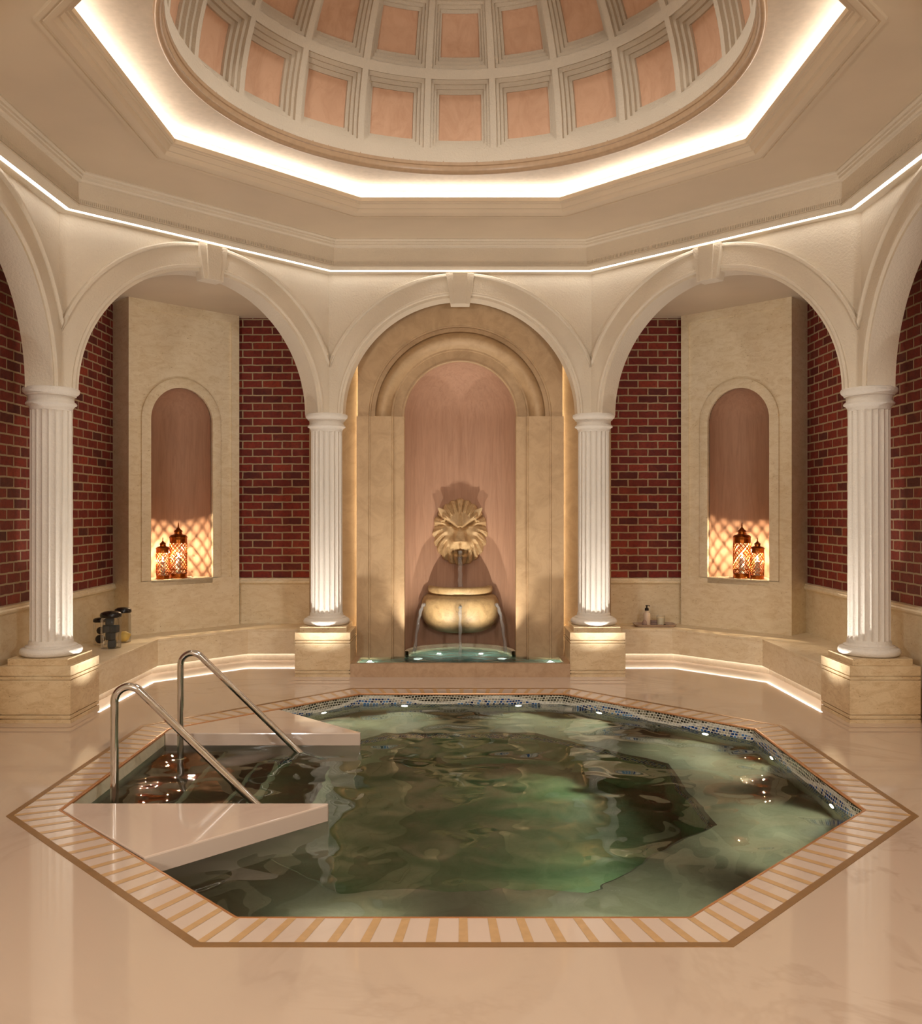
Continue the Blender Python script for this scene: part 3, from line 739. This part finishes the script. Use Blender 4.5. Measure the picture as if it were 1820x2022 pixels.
for i in range(NR + 1):
    rho = i / NR; row = []
    for j in range(NT_):
        th = 2 * pi * j / NT_ ; 
        bx, by = cos(th), sin(th)
        out = 1 + .05 * abs(sin(11 * th + 2.6 * (1 if bx > 0 else -1) * (1 if by < .12 else .25))) - .01
        x = .300 * rho * bx * out * (1 - .12 * max(0, by) ** 2); y = (.345 if by > 0 else .365) * rho * by * out
        hh = max(0, lion_h(x, y, rho, th)) if i < NR else 0
        if i == NR - 1: hh = max(hh * .7, .02)
        row.append((x, -hh * 1.1, y))
    rws.append(row)
rws.append([(q[0], .10, q[2]) for q in rws[-1]])
p.grid(rws, True); p.build('head', M['lion'], lion, 50)
for sg in (-1, 1):
    p = MB(); rr = []
    for i in range(9):
        t = i / 8; cxx = .150 + .088 * t; czz = .170 + .082 * t; w_ = .055 * (1 - t * .97) ** .75 + .002; row = []
        for j in range(16):
            a_ = 2 * pi * j / 16; ca, sa = cos(a_), sin(a_)
            row.append((sg * (cxx - .68 * w_ * ca), -.10 - .03 * t - .035 * (1 - t) * (sa if sa > 0 else .35 * sa) + (.022 * (1 - t) * exp(-(ca / .5) ** 2) if sa > 0 else 0), czz + .73 * w_ * ca))
        rr.append(row)
    p.grid(rr, True); p.build('ear', M['lion'], lion, 60)
pts = [(.0 + .003 * sin(i * .9), LY - .115 - .02 * min(1, i / 6), 1.388 - .215 - .385 * (i / 23)) for i in range(24)]
jet('water_jet', pts, lambda t: .021 + .004 * t + .002 * sin(t * 40), 'water jet falling from the mouth of the lion head')

# ------------------------------------------------------------------ the pool
pool = thing('plunge_pool', 'octagonal sunken pool with striped coping and mosaic waterline', 'pool', (PX, 0, 0))
AP, WZ, BZ, DZ = 2.1545, -.09, -.36, -1.05
m = MB(); m.octo([(2.40, -.02), (2.40, .003), (2.366, .003), (2.366, -.02)]); m.build('bronze_edge', M['bronze'], pool)
m = MB(); m.octo([(2.366, .001), (2.168, .001)]); m.build('coping', M['slab'], pool)
m = MB(); m.octo([(2.168, .001), (2.168, .003), (2.158, .003), (2.1525, -.003), (2.1525, -.012), (2.16, -.012)]); m.build('inner_trim', M['copper_trim'], pool)
m = MB()
for k in range(8):
    c0, c1 = cs[k], cs[k + 1]
    for i in range(16):
        f = i / 16; hw = .0092
        def pt(A_, g): return (A_ * (c0[0] + (c1[0] - c0[0]) * g), A_ * (c0[1] + (c1[1] - c0[1]) * g), .0022)
        if i == 0:
            m.quad(pt(2.366, 0), pt(2.366, hw), pt(2.168, hw), pt(2.168, 0)); kk = k - 1
            cp = cs[(k - 1) % 8]
            def pq(A_, g): return (A_ * (c0[0] + (cp[0] - c0[0]) * g), A_ * (c0[1] + (cp[1] - c0[1]) * g), .0022)
            m.quad(pq(2.366, 0), pq(2.366, hw), pq(2.168, hw), pq(2.168, 0))
        else: m.quad(pt(2.366, f - hw), pt(2.366, f + hw), pt(2.168, f + hw), pt(2.168, f - hw))
st = m.build('tan_inlay_stripes', M['tan'], pool)
m = MB(); m.octo([(AP, 0), (AP, BZ), (1.45, BZ), (1.43, BZ - .02)]); m.build('seat_ledge', M['poolbench'], pool)
m = MB(); m.octo([(1.43, BZ - .02), (1.43, DZ), (.0, DZ)]); m.build('basin_floor', M['poolfloor'], pool)
m = MB(); u = 0
def band(mb, A_, z0, z1, sides):
    L = 2 * T * A_
    for k in sides:
        a, b = cs[k], cs[k + 1]
        mb.quad((A_ * a[0], A_ * a[1], z0), (A_ * b[0], A_ * b[1], z0), (A_ * b[0], A_ * b[1], z1), (A_ * a[0], A_ * a[1], z1), [(k * L, z0), (k * L + L, z0), (k * L + L, z1), (k * L, z1)])
band(m, AP - .002, -.20, -.008, [0, 1, 2, 4, 5, 6, 7]); m.build('mosaic_band', M['mosaic'], pool)
m = MB(); band(m, 1.428, BZ - .14, BZ - .03, range(8)); m.build('step_mosaic_band', M['mosaic'], pool)
for sg in (-1, 1):
    m = MB(); pl = [(-2.152, sg * .89), (-2.152, sg * .775), (-.735, sg * .775), (-.735, sg * .80), (-1.478, sg * 1.546)]
    m.prism(pl, DZ, -.0005); m.build('entry_platform', M['slab'], pool, bevel=.008)
for i, (x0, x1, z) in enumerate(((-2.15, -1.72, -.24), (-1.72, -1.32, -.41), (-1.32, -.95, -.58))):
    m = MB(); m.box(x0, x1, -.774, .774, DZ, z); m.build('step', M['poolbench'], pool, bevel=.006)
m = MB()
m.add([(AP * c[0], AP * c[1], 0) for c in cs[:8]], [tuple(range(8))])
pw = m.build('pool_water', M['water'], None, loc=(PX, 0, WZ)); tag(pw, 'green rippled water filling the octagonal pool', 'water', None, 'stuff')
for p_ in pw.data.polygons:
    if p_.normal.z < 0: p_.flip()
for k in (0, 1, 2, 5, 6, 7):
    a = Vector((*cs[k], 0)) * AP; b = Vector((*cs[k + 1], 0)) * AP
    for f in (.22, .78) if k != 2 else (.22, .78):
        c = a + (b - a) * f; n = -Vector((c.x, c.y, 0)); n = -Vector(((cs[k][0] + cs[k + 1][0]), (cs[k][1] + cs[k + 1][1]), 0)).normalized()
        c2 = c + n * .001; c2.z = WZ - .055; q = MB(); q.tube([c2, c2 + n * .009], .034, 24); pl_ = q.build('pool_light', M['chrome'], pool, 40); q = MB(); q.tube([c2 + n * .002, c2 + n * .012], .027, 20); q.build('lens', M['bulb'], pl_, 40)
        l = lamp('pool_lamp', 'SPOT', (PX + c.x + n.x * .03, c.y + n.y * .03, WZ - .06), 7.5, (.95, 1, .86), (PX + c.x + n.x * .5, c.y + n.y * .5, WZ - .42), .03, 112, 1)
a = Vector((*cs[2], 0)) * AP
for ang in (45, 135, 225, 315):
    d = Vector((cos(radians(ang + 0)), sin(radians(ang + 0)), 0)); c = d * 1.43; c.z = -.62; nn = -d
    lamp('pool_lamp', 'SPOT', (PX + c.x + nn.x * .03, c.y + nn.y * .03, c.z), 11, (.88, 1, .78), (PX, 0, -1.05), .05, 120, .9)

# handrails
def make_rail():
    root = thing('handrail', 'x', 'handrail', (0, 0, 0), 'steel handrails at the pool steps')
    an = radians(44.3); r = .085; cx_, cz_ = -1.885, .521
    pts = [(-1.97, 0, -.26), (-1.97, 0, 0), (-1.97, 0, .3), (-1.97, 0, .5)]
    a_end = pi / 2 - an
    for i in range(25): t = pi + (a_end - pi) * i / 24; pts.append((cx_ + r * cos(t), 0, cz_ + r * sin(t)))
    e = Vector(pts[-1]); dv = Vector((cos(an), 0, -sin(an)))
    for i in range(1, 6): pts.append(tuple(e + dv * 1.24 * i / 5))
    p = MB(); p.tube(pts, .0227, 20); p.build('rail', M['chrome'], root, 60)
    p = MB(); p.lathe([(.024, .006), (.038, .004), (.042, 0)], 24, (-1.97, 0, -.24)); p.build('flange', M['chrome'], root, 40)
    return root
h0 = make_rail(); h0.location = (0, -.6, 0); h0['label'] = 'polished steel handrail beside the nearer marble platform'
h1 = copy_tree(h0); h1.location = (0, .6, 0); h1['label'] = 'polished steel handrail beside the farther marble platform'

# ------------------------------------------------------------------ lanterns with candles in the niches
def make_lantern(R, H):
    root = thing('lantern', 'x', 'lantern', (0, 0, 0), 'copper lanterns in the wall niches')
    hb = H * .72; b0 = H * .085
    p = MB(); p.lathe([(0, 0), (R, 0), (R, b0 * .25), (R * .97, b0 * .3), (R * .97, b0 * .85), (R, b0 * .9), (R, b0), (0, b0)], 36); p.build('base', M['brass'], root, 30)
    p = MB(); NS = 13; zlo, zhi = b0, hb * .86
    for sgn in (-1, 1):
        for k in range(NS):
            pts = []
            for i in range(13):
                t = i / 12; a = 2 * pi * k / NS + sgn * t * (zhi - zlo) / R * .9; pts.append((R * .97 * cos(a), R * .97 * sin(a), zlo + (zhi - zlo) * t))
            p.tube(pts, R * .045, 4, False)
    p.build('lattice', M['brass'], root, merge=False)
    p = MB(); z = hb * .86; p.lathe([(R * .95, z), (R, z), (R, z + .008), (R * .985, z + .012), (R * .985, hb - .01), (R, hb - .006), (R, hb), (R * .95, hb)], 36)
    p.build('band', M['brass'], root, 30)
    p = MB(); p.lathe([(R * .95, hb * .2), (R * 1.0, hb * .2), (R * 1.0, hb * .22), (R * .95, hb * .22)], 36); p.build('lower_band', M['brass'], root, 30)
    p = MB(); rr = H - hb
    pr = [(R * 1.06, hb), (R * 1.06, hb + rr * .02), (R * .85, hb + rr * .14), (R * .45, hb + rr * .2), (R * .42, hb + rr * .34), (R * .52, hb + rr * .37), (R * .5, hb + rr * .40), (R * .28, hb + rr * .5), (R * .12, hb + rr * .6), (R * .06, hb + rr * .68), (R * .10, hb + rr * .72), (R * .06, hb + rr * .77), (R * .08, hb + rr * .83), (R * .03, hb + rr * .9), (0, H)]
    p.lathe([(0, hb)] + pr, 36); p.build('roof', M['brass'], root, 30)
    return root
def make_candle(R, H):
    root = thing('pillar_candle', 'x', 'candle', (0, 0, 0), 'white candles inside the lanterns')
    p = MB(); p.lathe([(0, 0), (R, 0), (R, H - .004), (R - .004, H), (0, H)], 24); p.build('wax', M['wax'], root, 30)
    p = MB(); p.lathe([(0, H + .004), (.006, H + .016), (.008, H + .026), (.005, H + .042), (0, H + .06)], 12); p.build('flame', M['flame'], root, 60)
    return root
LT, LS, CT, CS_ = make_lantern(.0915, .606), make_lantern(.069, .447), make_candle(.028, .17), make_candle(.024, .15)
first = True
for sx in (-1, 1):
    H, sc, zt = niche_c[sx]; sd = SIDE[sx]
    opp = 'niche above the glass jars' if sx < 0 else 'niche above the soap tray'
    for o, s_, dp, lab in ((LT, .609, .13, 'taller copper lantern in the ' + opp), (LS, .428, .12, 'shorter copper lantern in the ' + opp)):
        q = o if first else copy_tree(o); q.location = H(s_, dp, zt); q['label'] = lab
    for o, s_, dp, lab, R_, H_ in ((CT, .609, .13, 'white pillar candle inside the taller lantern of the ' + opp, .606 * .085, 0), (CS_, .428, .12, 'white pillar candle inside the shorter lantern of the ' + opp, .447 * .085, 0)):
        q = o if first else copy_tree(o); b = H(s_, dp, zt + R_); q.location = b; q['label'] = lab
        hh = .17 if o is CT else .15
        lamp('candle_glow', 'POINT', (b[0], b[1], b[2] + hh + .05), 30, (1, .74, .47), size=.008)
    first = False

# ------------------------------------------------------------------ jars with soap, lemon and stones on the left bench
BT = .345
def make_jar(loc, R, H, lab, lid_h=.035):
    root = thing('glass_jar', lab, 'jar', loc, 'glass jars with black lids')
    p = MB(); p.lathe([(0, .002), (R * .96, .002), (R, .008), (R, H * .9), (R * .97, H * .93), (R * .9, H * .965), (R * .86, H)], 40); p.build('body', M['glass'], root, 40)
    p = MB(); p.lathe([(0, H), (R * 1.02, H), (R * 1.06, H + .006), (R * 1.06, H + lid_h * .55), (R * .98, H + lid_h * .85), (R * .7, H + lid_h * 1.1), (R * .35, H + lid_h * 1.2), (0, H + lid_h * 1.22)], 36); p.build('lid', M['black'], root, 40)
    return root
J1 = (-3.22, 2.54, BT); J2 = (-3.245, 2.90, BT); J3 = (-3.40, 2.74, BT)
make_jar(J1, .090, .285, 'tall glass jar of charcoal soap cubes', .045)
make_jar(J2, .074, .285, 'glass jar holding a single lemon', .042)
make_jar(J3, .060, .215, 'short glass jar of dark stones behind the charcoal soap jar')
def cube_obj(name, mat, s, loc, rz, lab, cat, grp, sz=None):
    p = MB(); h = s / 2; p.box(-h, h, -h, h, 0, sz or s); o = p.build(name, mat, None, bevel=s * .14); o.location = loc; o.rotation_euler = (0, 0, rz); tag(o, lab, cat, grp); return o
ss = .068
for dx, dz, rz, lab in ((.014, .006, .2, 'lowest charcoal soap cube in the tall jar'), (.0, .075, -.25, 'second charcoal soap cube from the bottom of the tall jar'), (-.036, .144, .3, 'charcoal soap cube on the lamp-side of the third layer, nearer the short jar'),
                        (.038, .144, -.1, 'charcoal soap cube of the third layer, nearer the lemon jar'), (-.006, .213, .15, 'topmost charcoal soap cube in the tall jar')):
    cube_obj('soap_cube', M['soap'], ss, (J1[0] + dx, J1[1] - .01, BT + dz), rz, lab, 'soap', 'charcoal soap cubes in the tall jar')
p = MB(); pr = [(0, -.052), (.012, -.046), (.03, -.034), (.038, 0), (.032, .026), (.014, .044), (.008, .052), (0, .056)]
p.lathe([(r, z) for r, z in pr], 24); o = p.build('lemon', M['lemon'], None, 60); o.location = (J2[0] + .01, J2[1], BT + .055); o.rotation_euler = (0, 1.3, .5); o.scale = (1.35, 1.35, 1.2); tag(o, 'yellow lemon at the bottom of the lemon jar', 'lemon')
for i, (dx, dz, sc_, lab) in enumerate(((.0, .05, 1, 'dark brown stone at the bottom of the short jar'), (.005, .13, .85, 'dark brown stone lying on the other in the short jar'))):
    p = MB(); p.sphere((0, 0, 0), .044 * sc_, .04 * sc_, .042 * sc_); o = p.build('dark_stone', M['stone_dark'], None, 60); o.location = (J3[0] + dx, J3[1], BT + dz + .003); tag(o, lab, 'stone', 'stones in the short jar')

# ------------------------------------------------------------------ tray with toiletries on the right bench
TX, TY = 2.13, 4.10
tray = thing('tray', 'taupe rectangular tray with flared rim on the bench', 'tray', (TX, TY, BT))
p = MB(); rws = []
for (hx, hy, z) in ((.0, .0, .006), (.195, .10, .006), (.222, .122, .028), (.228, .128, .028), (.205, .106, .0), (.0, .0, .0)):
    row = []
    for j in range(32):
        a = 2 * pi * (j + .5) / 32; e_ = .28; row.append((hx * math.copysign(abs(cos(a)) ** e_, cos(a)), hy * math.copysign(abs(sin(a)) ** e_, sin(a)), z))
    rws.append(row)
p.grid(rws, True); p.build('dish', M['tray'], tray, 35)
zt = BT + .007
bt = thing('pump_bottle', 'beige pump bottle with black dispenser on the tray', 'bottle', (TX - .085, TY - .01, zt))
p = MB(); p.lathe([(0, 0), (.036, 0), (.038, .004), (.038, .128), (.034, .142), (.018, .152), (.016, .168), (0, .168)], 32); p.build('body', M['bottle'], bt, 40)
p = MB(); p.lathe([(0, .166), (.022, .166), (.022, .188), (.016, .194), (.008, .198), (.008, .212), (.013, .213), (.013, .224), (0, .225)], 24); p.tube([(0, 0, .219), (.02, -.006, .220), (.034, -.01, .215)], .0045, 8); p.build('pump', M['black'], bt, 40, merge=False)
cg = thing('glass_candle', 'cream candle in a glass cup on the tray', 'candle', (TX + .075, TY + .02, zt))
p = MB(); p.lathe([(0, 0.001), (.042, 0.001), (.048, .105)], 32); p.build('cup', M['glass'], cg, 40)
p = MB(); p.lathe([(0, .01), (.039, .01), (.043, .088), (0, .088)], 32); p.build('wax', M['cream_wax'], cg, 40)
for i, (dz, rz, lab) in enumerate(((0, .05, 'lower brown soap bar on the tray'), (.031, -.08, 'upper brown soap bar on the tray'))):
    p = MB(); p.box(-.055, .055, -.03, .03, 0, .03 if i == 0 else .022); o = p.build('soap_bar', M['soap_brown'], None, bevel=.006); o.location = (TX + .0, TY + .055, zt + dz); o.rotation_euler = (0, 0, rz); tag(o, lab, 'soap', 'brown soap bars on the tray')
p = MB(); p.lathe([(0, 0), (.024, .004), (.030, .02), (.025, .045), (.012, .064), (0, .07)], 12); o = p.build('pine_cone', M['soap_brown'], None, 20); o.location = (TX - .118, TY - .05, zt); tag(o, 'small brown cone in front of the pump bottle', 'cone')
p = MB(); p.tube([(-.035, 0, .012), (.03, .01, .012)], .008, 10); o = p.build('wooden_stick', M['soap_brown'], None, 40); o.location = (TX + .045, TY - .06, zt - .003); tag(o, 'short brown stick beside the glass candle', 'stick')
p = MB(); p.sphere((0, 0, 0), .014, .013, .011); o = p.build('black_pebble', M['black'], None, 60); o.location = (TX + .1, TY - .06, zt + .011); tag(o, 'small black pebble at the end of the stick', 'pebble')
